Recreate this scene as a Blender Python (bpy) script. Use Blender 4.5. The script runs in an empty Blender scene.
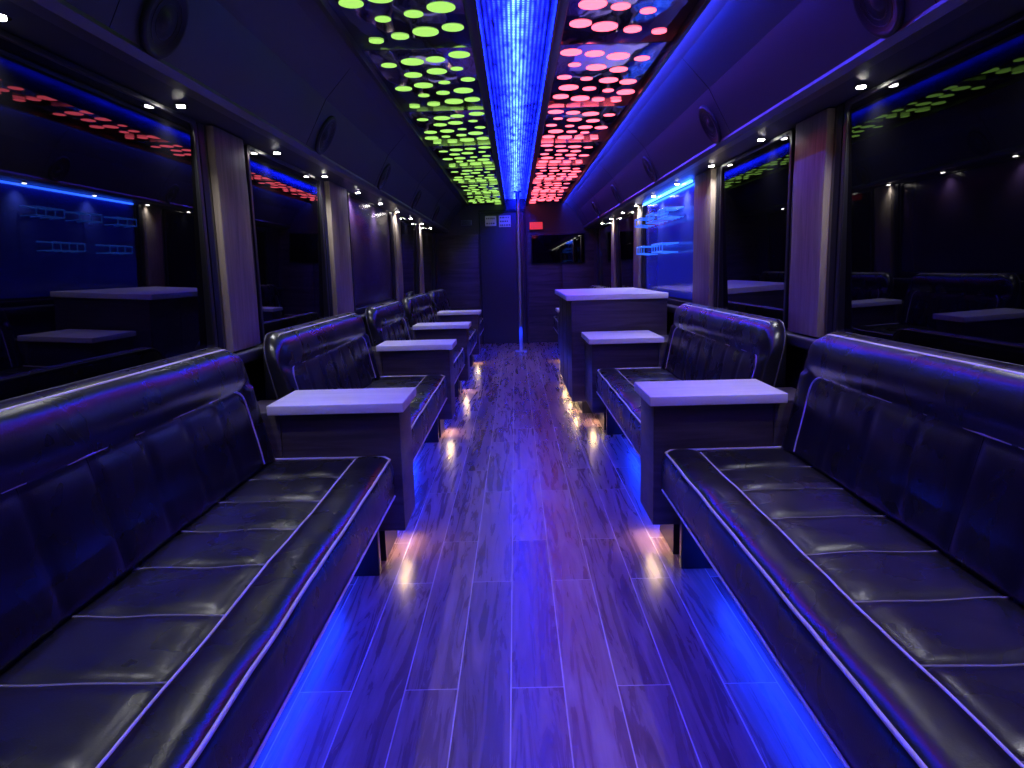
import bpy, bmesh, math, random
from mathutils import Vector, Matrix, noise
random.seed(4)
sc=bpy.context.scene
sc.view_settings.view_transform='Standard'
H=1.15
BACK=10.8; FRONT=-1.6; CEIL=2.15; WX=1.25

# ---------------- materials ----------------
def mat(name, col=(.5,.5,.5), rough=.5, metal=0, emis=None, es=0, ior=1.5, coat=0):
    m=bpy.data.materials.new(name); m.use_nodes=True
    b=m.node_tree.nodes['Principled BSDF']
    b.inputs['Base Color'].default_value=(*col,1)
    b.inputs['Roughness'].default_value=rough
    b.inputs['Metallic'].default_value=metal
    b.inputs['IOR'].default_value=ior
    b.inputs['Coat Weight'].default_value=coat
    if emis:
        b.inputs['Emission Color'].default_value=(*emis,1)
        b.inputs['Emission Strength'].default_value=es
    return m
def N(m,t): return m.node_tree.nodes.new(t)
def L(m,a,b): m.node_tree.links.new(a,b)
def bsdf(m): return m.node_tree.nodes['Principled BSDF']
def coords(m, scale=(1,1,1), rot=(0,0,0)):
    tc=N(m,'ShaderNodeTexCoord'); mp=N(m,'ShaderNodeMapping')
    mp.inputs['Scale'].default_value=scale; mp.inputs['Rotation'].default_value=rot
    L(m,tc.outputs['Object'],mp.inputs['Vector']); return mp.outputs['Vector']
def ramp(m, fac, stops):
    r=N(m,'ShaderNodeValToRGB'); e=r.color_ramp.elements
    while len(e)<len(stops): e.new(.5)
    for i,(p,c) in enumerate(stops): e[i].position=p; e[i].color=(*c,1)
    L(m,fac,r.inputs['Fac']); return r.outputs['Color']
def bump(m, h, strength=.3, dist=.005):
    b=N(m,'ShaderNodeBump'); b.inputs['Strength'].default_value=strength; b.inputs['Distance'].default_value=dist
    L(m,h,b.inputs['Height']); L(m,b.outputs['Normal'],bsdf(m).inputs['Normal'])
def noisetex(m, vec, scale, detail=4, dist=0, rough=.5):
    n=N(m,'ShaderNodeTexNoise'); n.inputs['Scale'].default_value=scale; n.inputs['Detail'].default_value=detail
    n.inputs['Distortion'].default_value=dist; n.inputs['Roughness'].default_value=rough
    L(m,vec,n.inputs['Vector']); return n.outputs['Fac']

def wood(name, scale, c1, c2, rough=.4, c3=None):
    m=mat(name,rough=rough); v=coords(m,scale)
    f=noisetex(m,v,6,6,.8,.6)
    st=[(.35,c1),(.65,c2)]
    if c3: st=[(.3,c1),(.5,c2),(.7,c3)]
    L(m,ramp(m,f,st),bsdf(m).inputs['Base Color'])
    bump(m,f,.08,.001); return m

M={}
# leather
m=mat('black_leather',(.010,.010,.011),.3,ior=1.56)
v=coords(m); a=noisetex(m,v,6,3,.5); vr=N(m,'ShaderNodeTexVoronoi'); vr.inputs['Scale'].default_value=260; L(m,v,vr.inputs['Vector'])
mx=N(m,'ShaderNodeMath'); mx.operation='MULTIPLY_ADD'; mx.inputs[1].default_value=.05
L(m,vr.outputs['Distance'],mx.inputs[0]); L(m,a,mx.inputs[2]); bump(m,mx.outputs[0],.26,.012)
rr=N(m,'ShaderNodeMapRange'); rr.inputs['To Min'].default_value=.21; rr.inputs['To Max'].default_value=.35
L(m,a,rr.inputs['Value']); L(m,rr.outputs[0],bsdf(m).inputs['Roughness'])
M['leather']=m
M['piping']=mat('piping_vinyl',(.7,.68,.68),.35)
M['darkpiping']=mat('piping_vinyl_dark',(.06,.06,.065),.35)
M['seamshine']=mat('seam_vinyl_shine',(.22,.21,.23),.35)  # lighter grey paints the shine along the cushion cross seams
M['pillarwood']=wood('grey_oak_laminate',(6,6,.5),(.17,.13,.09),(.25,.20,.15),.5,(.33,.27,.21))
M['conswood']=wood('dark_walnut_laminate',(.25,1,3.2),(.03,.023,.02),(.075,.06,.052),.36,(.12,.10,.088))
M['slab']=wood('whitewashed_top',(.4,3,2),(.78,.77,.66),(.9,.89,.78),.35)
M['black']=mat('black_plastic',(.008,.008,.01),.35)
M['dark']=mat('charcoal_vinyl',(.022,.022,.032),.5)
m=M['dark']; f=noisetex(m,coords(m),300,2); bump(m,f,.15,.001)
M['door']=mat('door_laminate',(.05,.045,.055),.4)
M['soffit']=mat('soffit_vinyl',(.05,.052,.075),.42)
m=M['soffit']; f=noisetex(m,coords(m),240,2); bump(m,f,.12,.001)
M['wallp']=mat('wall_vinyl',(.03,.028,.04),.45)
M['rearp']=mat('rear_wall_vinyl',(.07,.06,.07),.45)
M['purple']=mat('plum_panel',(.045,.025,.075),.25)
M['glass']=mat('tinted_window_glass',(.002,.002,.003),.015,ior=1.5)
M['chrome']=mat('chrome',(.75,.75,.8),.12,1)
M['pole']=mat('brushed_pole_chrome',(.8,.8,.85),.28,1)
M['rail']=mat('dark_chrome',(.03,.03,.045),.25,1)
M['alu']=mat('brushed_aluminium',(.22,.22,.26),.4,1)
M['plinth']=mat('plinth_gloss',(.01,.01,.014),.3)
M['blueled']=mat('blue_led',(0,0,0),.5,emis=(.004,.03,1),es=80)
M['addedglow']=mat('added_soffit_glow',(0,0,0),.5,emis=(.03,.04,1),es=110)
M['bluebar']=mat('blue_led_bar',(0,0,0),.5,emis=(.015,.09,1),es=26)
M['warm']=mat('warm_led',(0,0,0),.5,emis=(1,.66,.3),es=90)
M['spot']=mat('downlight_lens',(0,0,0),.5,emis=(1,.95,.88),es=60)
M['green']=mat('lime_dot',(.1,.2,.05),.4,emis=(.42,.85,.14),es=1.1)
M['coral']=mat('coral_dot',(.2,.05,.05),.4,emis=(1,.105,.16),es=3.6)
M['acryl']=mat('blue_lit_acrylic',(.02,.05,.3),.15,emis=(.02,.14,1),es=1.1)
m=mat('mirror_panel',(.42,.38,.55),.06,1); f=noisetex(m,coords(m,(1,.5,1)),5,2); bump(m,f,.3,.03); M['mirror']=m
m=mat('blue_backlit_panel',(.03,.05,.4),.15,emis=(.01,.03,1),es=.05); M['bluepanel']=m
# perforated ceiling strip
m=mat('perforated_led_panel',(.1,.12,.3),.25,.6)
tc=N(m,'ShaderNodeTexCoord'); sep=N(m,'ShaderNodeSeparateXYZ'); L(m,tc.outputs['Object'],sep.inputs[0])
def mth(m,op,a,b=None,c=None):
    n=N(m,'ShaderNodeMath'); n.operation=op
    for i,x in enumerate((a,b,c)):
        if x is None: continue
        if isinstance(x,(int,float)): n.inputs[i].default_value=x
        else: L(m,x,n.inputs[i])
    return n.outputs[0]
P=.02
def cell(o): return mth(m,'SUBTRACT',mth(m,'FRACT',mth(m,'DIVIDE',o,P)),.5)
cx=cell(sep.outputs['X']); cy=cell(sep.outputs['Y'])
d=mth(m,'SQRT',mth(m,'ADD',mth(m,'MULTIPLY',cx,cx),mth(m,'MULTIPLY',cy,cy)))
dot=mth(m,'LESS_THAN',d,.27)
ax=mth(m,'ABSOLUTE',sep.outputs['X'])
cen=N(m,'ShaderNodeMapRange'); cen.inputs['From Min'].default_value=0; cen.inputs['From Max'].default_value=.13
cen.inputs['To Min'].default_value=1; cen.inputs['To Max'].default_value=.0; L(m,ax,cen.inputs['Value'])
cen2=mth(m,'MULTIPLY_ADD',mth(m,'POWER',cen.outputs[0],2.6),1.2,.04)
wob=noisetex(m,coords(m,(9,2.2,1)),3,3)
wv=mth(m,'MAXIMUM',mth(m,'MULTIPLY_ADD',wob,3.6,-1.0),.08)
st=mth(m,'MULTIPLY',mth(m,'MULTIPLY',mth(m,'MULTIPLY_ADD',dot,2.6,.35),cen2),wv)
mixc=N(m,'ShaderNodeMix'); mixc.data_type='RGBA'; L(m,dot,mixc.inputs['Factor'])
mixc.inputs[6].default_value=(.003,.010,1,1); mixc.inputs[7].default_value=(.0045,.012,1,1)
L(m,mixc.outputs[2],bsdf(m).inputs['Emission Color']); L(m,mth(m,'MULTIPLY',st,64),bsdf(m).inputs['Emission Strength'])
M['strip']=m
# floor planks
m=mat('plank_floor',rough=.3)
tc=N(m,'ShaderNodeTexCoord'); mp=N(m,'ShaderNodeMapping'); mp.inputs['Rotation'].default_value=(0,0,math.pi/2); mp.inputs['Location'].default_value=(.3,.07,0)
L(m,tc.outputs['Object'],mp.inputs['Vector'])
br=N(m,'ShaderNodeTexBrick'); br.offset=.37; br.offset_frequency=2; br.inputs['Scale'].default_value=1
br.inputs['Brick Width'].default_value=1.05; br.inputs['Row Height'].default_value=.148; br.inputs['Mortar Size'].default_value=.0018
br.inputs['Mortar Smooth'].default_value=.1; br.inputs['Color1'].default_value=(.05,.05,.05,1); br.inputs['Color2'].default_value=(1,1,1,1); br.inputs['Mortar'].default_value=(0.5,.5,.5,1)
L(m,mp.outputs['Vector'],br.inputs['Vector'])
mp2=N(m,'ShaderNodeMapping'); mp2.inputs['Scale'].default_value=(9,.6,1); L(m,tc.outputs['Object'],mp2.inputs['Vector'])
sc_=N(m,'ShaderNodeVectorMath'); sc_.operation='MULTIPLY_ADD'; sc_.inputs[1].default_value=(7,7,7); L(m,br.outputs['Color'],sc_.inputs[0]); L(m,mp2.outputs['Vector'],sc_.inputs[2])
gf=noisetex(m,sc_.outputs[0],2.4,8,1.6,.6)
gc=ramp(m,gf,[(.3,(.12,.062,.085)),(.5,(.225,.13,.165)),(.7,(.36,.24,.29))])
mul=N(m,'ShaderNodeMix'); mul.data_type='RGBA'; mul.blend_type='MULTIPLY'; mul.inputs['Factor'].default_value=1
vr=ramp(m,br.outputs['Color'],[(0,(.62,.55,.62)),(1,(1,1,1))])
L(m,gc,mul.inputs[6]); L(m,vr,mul.inputs[7])
mo=N(m,'ShaderNodeMix'); mo.data_type='RGBA'; L(m,br.outputs['Fac'],mo.inputs['Factor']); L(m,mul.outputs[2],mo.inputs[6]); mo.inputs[7].default_value=(.6,.5,.58,1)  # pale joint colour paints in the light caught by plank bevels
L(m,mo.outputs[2],bsdf(m).inputs['Base Color'])
hh=mth(m,'MULTIPLY_ADD',br.outputs['Fac'],-1.5,gf); bump(m,hh,.22,.002)
L(m,mth(m,'MULTIPLY_ADD',gf,.18,.19),bsdf(m).inputs['Roughness'])
M['floor']=m

# ---------------- geometry helpers ----------------
def link(o,parent=None):
    sc.collection.objects.link(o)
    if parent: o.parent=parent
    return o
def empty(name,loc=(0,0,0)):
    e=bpy.data.objects.new(name,None); e.location=loc; e.empty_display_size=.1
    sc.collection.objects.link(e); return e
def meshobj(name,verts,faces,m,parent=None,smooth=False):
    me=bpy.data.meshes.new(name); me.from_pydata(verts,[],faces); me.update()
    bm=bmesh.new(); bm.from_mesh(me); bmesh.ops.recalc_face_normals(bm,faces=bm.faces); bm.to_mesh(me); bm.free()
    me.materials.append(m)
    if smooth:
        for p in me.polygons: p.use_smooth=True
    return link(bpy.data.objects.new(name,me),parent)
def box(name,x0,x1,y0,y1,z0,z1,m,parent=None,bev=0):
    x0,x1=sorted((x0,x1))
    v=[(x,y,z) for x in (x0,x1) for y in (y0,y1) for z in (z0,z1)]
    f=[(0,1,3,2),(4,6,7,5),(0,4,5,1),(2,3,7,6),(0,2,6,4),(1,5,7,3)]
    o=meshobj(name,v,f,m,parent)
    if bev:
        b=o.modifiers.new('bevel','BEVEL'); b.width=bev; b.segments=3; b.limit_method='ANGLE'
        for p in o.data.polygons: p.use_smooth=True
    return o
def prism(name,prof,y0,y1,m,parent=None):   # prof (x,z)
    n=len(prof); v=[(x,y0,z) for x,z in prof]+[(x,y1,z) for x,z in prof]
    f=[tuple(range(n)),tuple(range(2*n-1,n-1,-1))]+[(i,(i+1)%n,n+(i+1)%n,n+i) for i in range(n)]
    return meshobj(name,v,f,m,parent)
def tube(name,pts,r,m,parent=None,cyclic=False,res=3):
    cu=bpy.data.curves.new(name,'CURVE'); cu.dimensions='3D'; cu.bevel_depth=r; cu.bevel_resolution=res
    s=cu.splines.new('POLY'); s.points.add(len(pts)-1)
    for p,q in zip(s.points,pts): p.co=(*q,1)
    s.use_cyclic_u=cyclic; cu.use_fill_caps=True; cu.materials.append(m)
    tmp=bpy.data.objects.new('tmp_curve',cu); me=bpy.data.meshes.new_from_object(tmp)
    bpy.data.objects.remove(tmp); 
    for p in me.polygons: p.use_smooth=True
    return link(bpy.data.objects.new(name,me),parent)
def discs(name,items,r_default,h,m,parent=None,seg=28):
    bm=bmesh.new()
    for (x,y,z,r) in items:
        bmesh.ops.create_cone(bm,cap_ends=True,segments=seg,radius1=r,radius2=r,depth=h,matrix=Matrix.Translation((x,y,z)))
    me=bpy.data.meshes.new(name); bm.to_mesh(me); bm.free(); me.materials.append(m)
    return link(bpy.data.objects.new(name,me),parent)
def ring_frame(name,s,xw,y0,y1,z0,z1,w,depth,r,m,parent=None):
    def loop(a0,a1,b0,b1,rr):
        pts=[]
        for cy,cz,st in ((a1-rr,b1-rr,0),(a0+rr,b1-rr,90),(a0+rr,b0+rr,180),(a1-rr,b0+rr,270)):
            for k in range(9):
                a=math.radians(st+k*90/8); pts.append((cy+rr*math.cos(a),cz+rr*math.sin(a)))
        return pts
    o=loop(y0,y1,z0,z1,.02); i=loop(y0+w,y1-w,z0+w*.6,z1-w*.6,r); n=len(o)
    xi=s*(xw-depth); xo=s*xw
    v=[(xi,a,b) for a,b in o]+[(xi,a,b) for a,b in i]+[(xo,a,b) for a,b in o]+[(xo,a,b) for a,b in i]
    f=[]
    for k in range(n):
        j=(k+1)%n
        f+=[(k,j,n+j,n+k),(2*n+k,2*n+j,3*n+j,3*n+k),(k,j,2*n+j,2*n+k),(n+k,n+j,3*n+j,3*n+k)]
    ob=meshobj(name,v,f,m,parent); b=ob.modifiers.new('bevel','BEVEL'); b.width=.005; b.segments=2; b.limit_method='ANGLE'
    return ob

# ---------------- room shell ----------------
box('floor',-WX-.1,WX+.1,FRONT-.1,BACK+.1,-.1,0,M['floor'])
box('ceiling',-.92,.92,FRONT,BACK,CEIL+.08,CEIL+.16,M['black'])
wb=box('wall_back',-WX-.1,WX+.1,BACK,BACK+.1,0,CEIL+.16,M['rearp'])
box('wall_front',-WX-.1,WX+.1,FRONT-.1,FRONT,0,CEIL+.16,M['wallp'])
for s,nm in ((-1,'left'),(1,'right')):
    box('wall_'+nm,s*WX,s*(WX+.1),FRONT,BACK,0,CEIL+.16,M['wallp'])
    prism('soffit_'+nm,[(s*.735,CEIL+.01),(s*.80,2.13),(s*.93,1.99),(s*1.05,1.765),(s*1.065,1.75),(s*WX,1.735),(s*WX,CEIL+.08),(s*.735,CEIL+.08)],FRONT,BACK,M['soffit'])
    tr=empty('trim_'+('1' if s<0 else '2'))
    prism('edge_strip',[(s*1.042,1.768),(s*1.05,1.79),(s*1.045,1.79),(s*1.036,1.766),(s*1.05,1.745),(s*1.09,1.741),(s*1.09,1.745),(s*1.055,1.752)],FRONT,BACK,M['alu'],tr)
    for k in range(7):
        y=.2+1.65*k
        tube('panel_joint',[(s*.80,y,2.131),(s*.929,y,1.991),(s*1.046,y,1.774)],.002,M['black'],tr,res=1)

ys=[-.5,.6,1.63,2.47,3.43,4.27,5.15,6.0,6.85,7.7,8.6,9.5]
dl=empty('ceiling_downlights')
its=[]
for s in (-1,1):
    for y in ys: its.append((s*1.165,y,1.733,.014))
discs('lenses',its,0,.006,M['spot'],dl,16)
discs('bezels',[(x,y,1.7365,.024) for x,y,z,r in its],0,.006,M['chrome'],dl,20)
for (x,y,z,r) in its:
    l=bpy.data.lights.new('downlight_lamp','SPOT'); l.energy=12; l.color=(.92,.92,1); l.spot_size=math.radians(130); l.spot_blend=1; l.shadow_soft_size=.015
    o=bpy.data.objects.new('downlight_lamp',l); o.location=(x,y,1.722); link(o,dl)

# ceiling panels + dots
for s,key in ((-1,'green'),(1,'coral')):
    e=empty('ceiling_light_panel')
    y=FRONT+.02
    pts=[]; row=0
    while y<BACK-.1:
        y1=min(y+1.22,BACK-.02)
        box('mirror_sheet',s*.20,s*.70,y,y1-.008,CEIL-.005,CEIL+.012,M['mirror'],e,.002)
        for k in range(5):
            for c in range(4):
                x=.258+.118*c+(.03 if k%2 else 0)+random.uniform(-.008,.008)
                yy=y+.10+.212*k+.045*c+random.uniform(-.01,.01)
                q=(k*3+c*2)%5
                r=(.051,.038,.046,.032,.055)[q]
                if x+r<.69 and yy+r<y1: pts.append((s*x,yy,CEIL-.0062,r))
        y=y1
    box('outer_rail',s*.702,s*.722,FRONT+.02,BACK-.02,CEIL-.035,CEIL+.07,M['black'],e)
    if s>0: box('added_soffit_glow',s*.7225,s*.726,FRONT+.02,BACK-.02,CEIL-.024,CEIL-.012,M['addedglow'],e)  # added glowing strip, only there to tint the right soffit blue
    discs('light_dots',pts,0,.0015,M[key],e,28)
st=empty('ceiling_led_strip')
box('perforated_panel',-.14,.14,FRONT+.02,BACK-.02,CEIL+.068,CEIL+.078,M['strip'],st)
for s in (-1,1):
    box('rail',s*.142,s*.150,FRONT+.02,BACK-.02,CEIL-.075,CEIL+.075,M['rail'],st,.002)
    box('gloss_border',s*.152,s*.196,FRONT+.02,BACK-.02,CEIL-.022,CEIL+.07,M['black'],st,.004)

# windows / pillars
wn=1
for s in (-1,1):
    if s<0:
        pill=[(2.78,3.08),(4.46,4.92),(6.85,7.15),(8.55,8.8)]; w4=(5.08,6.72)
    else:
        pill=[(2.78,3.08),(4.36,4.76),(6.85,7.15),(8.55,8.8)]; w4=(4.87,6.72)
    wins=[(-1.45,.55),(.6,2.66),(3.2,4.32 if s<0 else 4.22),w4,(7.28,8.42),(8.92,10.2)]
    for i,(a,b) in enumerate(wins):
        e=empty('window_%d'%wn) ; wn+=1
        if s>0 and i==3:
            box('glass',s*(WX-.001),s*(WX-.012),a,b,.9,1.73,M['bluepanel'],e)
            ring_frame('frame',s,WX-.013,a-.02,b+.02,.87,1.734,.02,.015,.02,M['black'],e)
        elif s<0 and i==3:
            box('panel',s*(WX-.001),s*(WX-.02),a,b,.9,1.72,M['purple'],e,.004)
            ring_frame('frame',s,WX-.021,a-.02,b+.02,.88,1.73,.02,.012,.02,M['black'],e)
        else:
            prism('glass',[(s*(WX-.001),.86),(s*(WX-.001),1.73),(s*(WX-.030),1.73),(s*(WX-.006),.86)],a,b,M['glass'],e)
            ring_frame('frame',s,WX-.002,a-.03,b+.03,.845,1.734,.03,.036,.03,M['black'],e)
    for (a,b) in pill:
        e=empty('window_pillar')
        box('wood_facing',s*(WX-.06),s*(WX-.001),a,b,.845,1.734,M['pillarwood'],e,.004)
        for (p,q,bw) in ((a-.075,a-.004,.01),(b+.004,b+.07,.03)):
            vs=[];fs=[];n=14
            for k in range(n+1):
                t=k/n; z=.845+.885*t; bow=bw*math.sin(math.pi*t)*.4
                for (dx,yy) in ((0,p),(-.028-bow*.6,p+.006),(-.034-bow,(p+q)/2),(-.03-bow*.6,q-.006),(0,q)):
                    vs.append((s*(WX-.002+dx),yy,z))
            for k in range(n):
                for j in range(4): fs.append((k*5+j,k*5+j+1,(k+1)*5+j+1,(k+1)*5+j))
                fs.append((k*5+4,k*5,(k+1)*5,(k+1)*5+4))
            fs+= [(0,1,2,3,4),tuple(n*5+j for j in range(5))]
            meshobj('jamb_pad',vs,fs,M['black'],e,False)
    box('trim_%d'%(3 if s<0 else 4),s*(WX-.085),s*(WX-.001),FRONT,BACK,.79,.838,M['dark'],None,.01)

def speaker(s,y):
    e=empty('ceiling_speaker')
    t=Vector((s*.12,0,-.225)).normalized(); n=Vector((-s*.225,0,-.12)).normalized()
    c=Vector((s*.998,y,1.8625)); u=Vector((0,1,0)) 
    prof=[(.105,.001),(.105,.010),(.097,.016),(.088,.014),(.082,.008),(.058,.004),(.03,.003),(.024,.010),(.012,.015),(0.0005,.016)]
    vs=[];fs=[];sg=40
    for r,h in prof:
        for k in range(sg):
            a=2*math.pi*k/sg; vs.append(tuple(c+t*(r*math.cos(a))+u*(r*math.sin(a))+n*h))
    for i in range(len(prof)-1):
        for k in range(sg): fs.append((i*sg+k,i*sg+(k+1)%sg,(i+1)*sg+(k+1)%sg,(i+1)*sg+k))
    meshobj('speaker_body',vs,fs,M['dark'],e,True)
    for rr in (.07,.05):
        tube('grille_ring',[tuple(c+t*(rr*math.cos(a))+u*(rr*math.sin(a))+n*.012) for a in [2*math.pi*k/32 for k in range(32)]],.0012,M['black'],e,True,1)
for s in (-1,1):
    for y in (.4,2.05,3.7,5.3,7.0,8.7): speaker(s,y)

# ---------------- benches ----------------
XF=.52; SZ=.45; XB=.985
def seam_dist(y,y0,y1,n):
    u=(y-y0)/(y1-y0)*n; f=u-math.floor(u); return min(f,1-f)
def bench(s,y0,y1):
    e=empty('bench_seat')
    Ln=y1-y0; nc=max(2,round(Ln/.25)); ny=int(Ln/.016)
    def sz(x,y): return noise.noise(Vector((x*7,y*5,s*3+y0)))*.006+noise.noise(Vector((x*20,y*14,s*3+y0)))*.0011
    prof=[(XF+.02,.275,0),(XF+.004,.29,0),(XF,.33,0),(XF-.003,.38,0),(XF,.42,0),(XF+.006,.438,0),(XF+.018,.449,0)]
    for k in range(1,9): prof.append((XF+.018+.122*k/8,.45,k/8))
    xs=XF+.14
    for k in range(1,17): prof.append((xs+(XB-xs)*k/16,.448,1+k/16))
    prof+= [(XB+.02,.44,3),(XB+.02,.275,3)]
    vs=[];fs=[];npf=len(prof)
    for j in range(ny+1):
        y=y0+Ln*j/ny; ed=min(y-y0,y1-y); er=0
        if ed<.03: er=.018*(1-ed/.03)**2
        sd=seam_dist(y,y0+.02,y1-.02,nc)
        for (x,z,q) in prof:
            zz=z; xx=x
            if 0<q<=1: zz+=.010*(1-abs(2*q-1)**2.5)
            if 1<q<=2:
                qq=q-1
                zz+=.010*(1-abs(2*qq-1)**8)*min(1,(sd*7)**.5) - .003
            if q in(1,): zz-=.006
            if q<3 and z>.3: 
                zz+=sz(x,y) if z>.44 else 0
                if z<.44: xx+=noise.noise(Vector((z*8,y*3,7+y0)))*.005
            zz-=er
            vs.append((s*xx,y,zz))
    for j in range(ny):
        for i in range(npf):
            i2=(i+1)%npf; fs.append((j*npf+i,j*npf+i2,(j+1)*npf+i2,(j+1)*npf+i))
    fs+=[tuple(range(npf)),tuple(ny*npf+i for i in range(npf))]
    meshobj('seat_cushion',vs,fs,M['leather'],e,True)
    n=60
    def line(x,z,a,b): return [(s*x,t,z+(sz(x,t) if z>.44 else 0)) for t in [a+(b-a)*k/n for k in range(n+1)]]
    tube('front_piping',[(s*XB,y0+.012,.452),(s*(XF+.03),y0+.012,.45)]+line(XF+.007,.4445,y0+.03,y1-.03)+[(s*(XF+.03),y1-.012,.45),(s*XB,y1-.012,.452)],.0044,M['piping'],e)
    tube('inner_piping',line(XF+.14,.446,y0+.03,y1-.03),.0032,M['piping'],e)
    tube('lower_piping',line(XF+.0,.292,y0+.01,y1-.01),.0036,M['piping'],e)
    for k in range(1,nc):
        y=y0+.02+(Ln-.04)*k/nc
        tube('cross_seam',[(s*(XF+.14+(XB-XF-.14)*t/10),y,.4465+sz(XF+.14+(XB-XF-.14)*t/10,y)) for t in range(11)],.0026,M['seamshine'],e,res=1)
    ZT=.903; R=.13; Z0=.447; NT=30
    lean=lambda z:(z-.45)*.22
    ycol=[]
    for k in range(0,10): ycol.append(y0+R*(1-math.cos(math.pi/2*k/10)))
    m_=int((Ln-2*R)/.016)
    for k in range(m_+1): ycol.append(y0+R+(Ln-2*R)*k/m_)
    for k in range(9,-1,-1): ycol.append(y1-R*(1-math.cos(math.pi/2*k/10)))
    def ztop(y):
        dd=min(y-y0,y1-y)
        if dd>=R: return ZT
        return ZT-R+math.sqrt(max(0,R*R-(R-dd)**2))
    def front(y,z,zt):
        x=XB+.0+lean(z); dd=min(y-y0,y1-y)
        b=0
        if z>.745: b=.026*math.sin(math.pi*min(1,max(0,(z-.745)/(.895-.745))))**.6
        elif dd>.10:
            sd=seam_dist(y,y0+.1,y1-.1,nc)
            b=.011*(1-abs(2*(z-Z0)/(.74-Z0)-1)**6)*min(1,(sd*7)**.5)
        else: b=.022*math.sin(math.pi*min(1,max(0,dd/.1)))**.6
        if dd<.1 and z>.745: b*=max(.0,math.sin(math.pi/2*dd/.1))
        b+=noise.noise(Vector((y*4,z*6,s*5+y0)))*.005
        return x-b
    vs=[];fs=[]
    for y in ycol:
        zt=ztop(y)
        col=[]
        for t in range(NT+1):
            z=Z0+(zt-.02-Z0)*t/NT; col.append((front(y,z,zt),z))
        xt=XB+lean(zt)
        col+=[(xt+.01,zt-.006),(xt+.025,zt),(xt+.048,zt-.002),(xt+.062,zt-.02),(XB+lean(zt)+.065,Z0+.0)]
        for x,z in col: vs.append((s*x,y,z))
    nn=NT+6
    for j in range(len(ycol)-1):
        for i in range(nn):
            i2=(i+1)%nn; fs.append((j*nn+i,j*nn+i2,(j+1)*nn+i2,(j+1)*nn+i))
    fs+=[tuple(range(nn)),tuple((len(ycol)-1)*nn+i for i in range(nn))]
    meshobj('backrest',vs,fs,M['leather'],e,True)
    def outline(inset,zt,r,off,zb):
        a,b=y0+inset,y1-inset; pts=[]
        for k in range(6): pts.append((a,zb+(zt-r-zb)*k/6))
        for k in range(9):
            an=math.pi-math.pi/2*k/8; pts.append((a+r+r*math.cos(an),zt-r+r*math.sin(an)))
        for k in range(1,30): pts.append((a+r+(b-a-2*r)*k/30,zt))
        for k in range(9):
            an=math.pi/2-math.pi/2*k/8; pts.append((b-r+r*math.cos(an),zt-r+r*math.sin(an)))
        for k in range(6): pts.append((b,zt-r-(zt-r-zb)*(k+1)/6))
        return pts
    tube('outer_piping',[(s*(XB+lean(z)+.006),y,z) for y,z in outline(.006,ZT-.012,R,0,.46)],.0044,M['piping'],e)
    tube('rear_piping',[(s*(XB+lean(z)+.056),y,z) for y,z in outline(.002,ZT-.006,R,0,.46)],.004,M['darkpiping'],e)
    tube('panel_piping',[(s*(front(y,z,1)-.002),y,z) for y,z in outline(.105,.744,.06,0,.46)],.004,M['piping'],e)
    for k in range(1,nc):
        y=y0+.1+(Ln-.2)*k/nc
        tube('back_seam',[(s*(front(y,z,1)-.0005),y,z) for z in [.46+.28*t/8 for t in range(9)]],.0018,M['black'],e,res=1)
    box('seat_pan',s*(XF+.03),s*(WX-.11),y0+.01,y1-.01,.235,.274,M['plinth'],e,.004)
    box('plinth',s*.76,s*(WX-.11),y0+.01,y1-.01,0.0,.234,M['plinth'],e)
    box('led_strip',s*.742,s*.757,y0+.05,y1-.05,.19,.20,M['blueled'],e)
    box('support_leg',s*(XF+.06),s*.74,y1-.09,y1-.05,0,.234,M['plinth'],e,.004)
    return e

def console(s,y0,y1,over=.07,h=.665):
    e=empty('console_table')
    box('cabinet',s*.495,s*.96,y0,y1,.13,h-.04,M['conswood'],e,.003)
    box('cabinet_rear',s*.962,s*(WX-.11),y0,y1,.13,h-.04,M['conswood'],e,.003)
    box('kick_base',s*.58,s*(WX-.11),y0+.01,y1-.01,0,.128,M['plinth'],e)
    box('top_slab',s*.466,s*.985,y0-over,y1,h-.038,h,M['slab'],e,.004)
    discs('floor_lamps',[(s*.53,(y0+y1)/2-.05,.126,.014),(s*.53,(y0+y1)/2+.07,.126,.014)],0,.006,M['warm'],e,16)
    for dy in (-.05,.07):
        l=bpy.data.lights.new('floor_lamp','SPOT'); l.energy=1.5; l.color=(1,.72,.36); l.spot_size=math.radians(100); l.spot_blend=1; l.shadow_soft_size=.01
        o=bpy.data.objects.new('floor_lamp',l); o.location=(s*.53,(y0+y1)/2+dy,.118); link(o,e)
    return e
for a,b in ((-.6,2.56),(2.92,4.62),(4.98,6.3),(6.66,8.3),(8.66,10.2)): bench(-1,a,b)
for a,b in ((2.6,2.88),(4.66,4.94),(6.34,6.62),(8.34,8.62)): console(-1,a,b)
for a,b in ((-.6,2.56),(2.92,4.72),(6.88,8.3),(8.66,10.2)): bench(1,a,b)
for a,b in ((2.6,2.88),(4.76,5.25),(8.34,8.62)): console(1,a,b)

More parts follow.
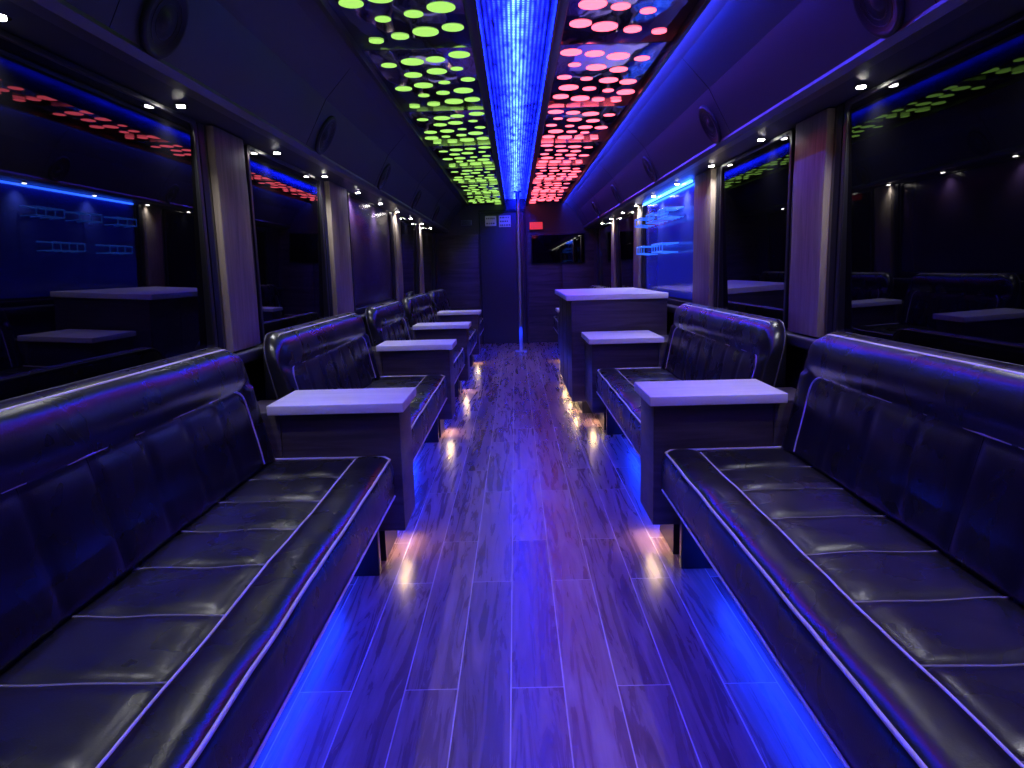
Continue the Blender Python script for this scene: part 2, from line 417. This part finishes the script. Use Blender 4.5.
e=empty('bar_counter')
box('cabinet',.40,WX-.105,5.34,6.82,.10,.90,M['conswood'],e,.003)
box('kick_base',.48,WX-.105,5.36,6.80,0,.098,M['plinth'],e)
box('top_slab',.36,WX-.105,5.30,6.86,.902,.945,M['slab'],e,.004)
for y in (5.83,6.32): box('door_gap',.398,.401,y,y+.005,.12,.88,M['black'],e)
discs('floor_lamps',[(.44,y,.095,.016) for y in (5.45,6.1,6.7)],0,.006,M['warm'],e,16)
for y in (5.45,6.1,6.7):
    l=bpy.data.lights.new('floor_lamp','SPOT'); l.energy=1.3; l.color=(1,.72,.36); l.spot_size=math.radians(100); l.spot_blend=1; l.shadow_soft_size=.01
    o=bpy.data.objects.new('floor_lamp',l); o.location=(.44,y,.088); link(o,e)

e=empty('bar_led_light')
box('led_bar',WX-.055,WX-.035,4.9,6.65,1.716,1.731,M['bluebar'],e)
def rack(y,z,w):
    e=empty('glass_rack')
    x1=WX-.036; x0=x1-.12
    tube('back_rail',[(x1,y,z),(x1,y+w,z)],.006,M['acryl'],e)
    tube('front_rail',[(x0,y,z),(x0,y+w,z)],.006,M['acryl'],e)
    tube('lower_rail',[(x0,y,z-.06),(x0,y+w,z-.06)],.005,M['acryl'],e)
    k=int(w/.1)
    for i in range(k+1):
        yy=y+w*i/k
        tube('divider',[(x1,yy,z),(x0,yy,z),(x0,yy,z-.06),(x1,yy,z-.07)],.004,M['acryl'],e)
rack(5.15,1.57,.32); rack(5.66,1.57,.3); rack(6.2,1.57,.3)
rack(5.3,1.32,.4); rack(6.05,1.32,.35)

# ---------------- rear wall furniture ----------------
d=empty('door_1')
box('door_leaf',-.55,.12,BACK-.03,BACK-.001,.02,2.0,M['door'],d,.004)
box('handle',.03,.05,BACK-.07,BACK-.031,.95,1.12,M['chrome'],d,.004)
for x in (-.57,.13): box('jamb',x,x+.02,BACK-.035,BACK-.001,0,2.03,M['black'],d)
box('header',-.57,.15,BACK-.035,BACK-.001,2.031,2.06,M['black'],d)
for i,(a,b) in enumerate(((-1.2,-.59),(.17,.70),(.71,1.2))):
    box('trim_%d'%(5+i),a,b,BACK-.018,BACK-.001,.02,1.70,M['conswood'],None,.003)
t=empty('television')
box('bezel',.22,1.06,BACK-.07,BACK-.02,1.22,1.68,M['black'],t,.006)
box('screen',.24,1.04,BACK-.073,BACK-.0705,1.24,1.66,M['glass'],t)
def sign(nm,x0,x1,z0,z1,bg,fg,es,rows):
    e=empty(nm); yb=BACK-.036
    box('plate',x0,x1,yb-.01,yb-.001,z0,z1,mat(nm+'_plate',bg,.4,emis=bg,es=es),e,.002)
    mm=mat(nm+'_print',fg,.5)
    for r in range(rows):
        zz=z0+(z1-z0)*(r+.5)/rows
        x=x0+.015
        while x<x1-.03:
            w=random.uniform(.012,.03); box('glyph',x,x+w,yb-.012,yb-.0105,zz-.012,zz+.012,mm,e); x+=w+.01
sign('warning_sign',-.47,-.30,1.82,1.97,(.5,.5,.52),(.1,.1,.1),.06,2)
sign('notice_sign',-.26,-.08,1.80,1.97,(.55,.55,.57),(.1,.1,.1),.06,3)
e=empty('exit_sign'); box('housing',.20,.42,BACK-.06,BACK-.02,1.74,1.87,M['black'],e,.004)
box('face',.21,.41,BACK-.064,BACK-.061,1.75,1.86,mat('exit_red',(.5,.02,.02),.4,emis=(1,.05,.04),es=.6),e)
e=empty('wall_vent')
box('vent_plate',-.84,-.68,BACK-.03,BACK-.019,1.84,1.92,M['alu'],e,.003)
for k in range(4): box('slat',-.83,-.69,BACK-.034,BACK-.0305,1.85+.017*k,1.858+.017*k,M['black'],e)
p=empty('dance_pole')
def cyl(name,x,y,z0,z1,r,m,par): return discs(name,[(x,y,(z0+z1)/2,r)],0,z1-z0,m,par,32)
py=9.7; px=.03
cyl('pole_shaft',px,py,.02,CEIL+.05,.026,M['pole'],p)
cyl('floor_flange',px,py,0,.02,.085,M['pole'],p)
cyl('ceiling_flange',px,py,CEIL+.05,CEIL+.066,.06,M['chrome'],p)

w=bpy.data.worlds.new('night'); sc.world=w; w.use_nodes=True
w.node_tree.nodes['Background'].inputs['Color'].default_value=(.002,.002,.006,1)

# ---------------- camera ----------------
cam=bpy.data.cameras.new('camera'); co=bpy.data.objects.new('camera',cam); sc.collection.objects.link(co)
cam.sensor_width=36; cam.lens=683/1024*36; cam.clip_start=.02
R=Matrix.Rotation(math.radians(.5),4,'Z')@Matrix.Rotation(math.radians(90-9.5),4,'X')@Matrix.Rotation(math.radians(-1.5),4,'Z')
co.matrix_world=Matrix.Translation((-.03,0,H))@R
sc.camera=co
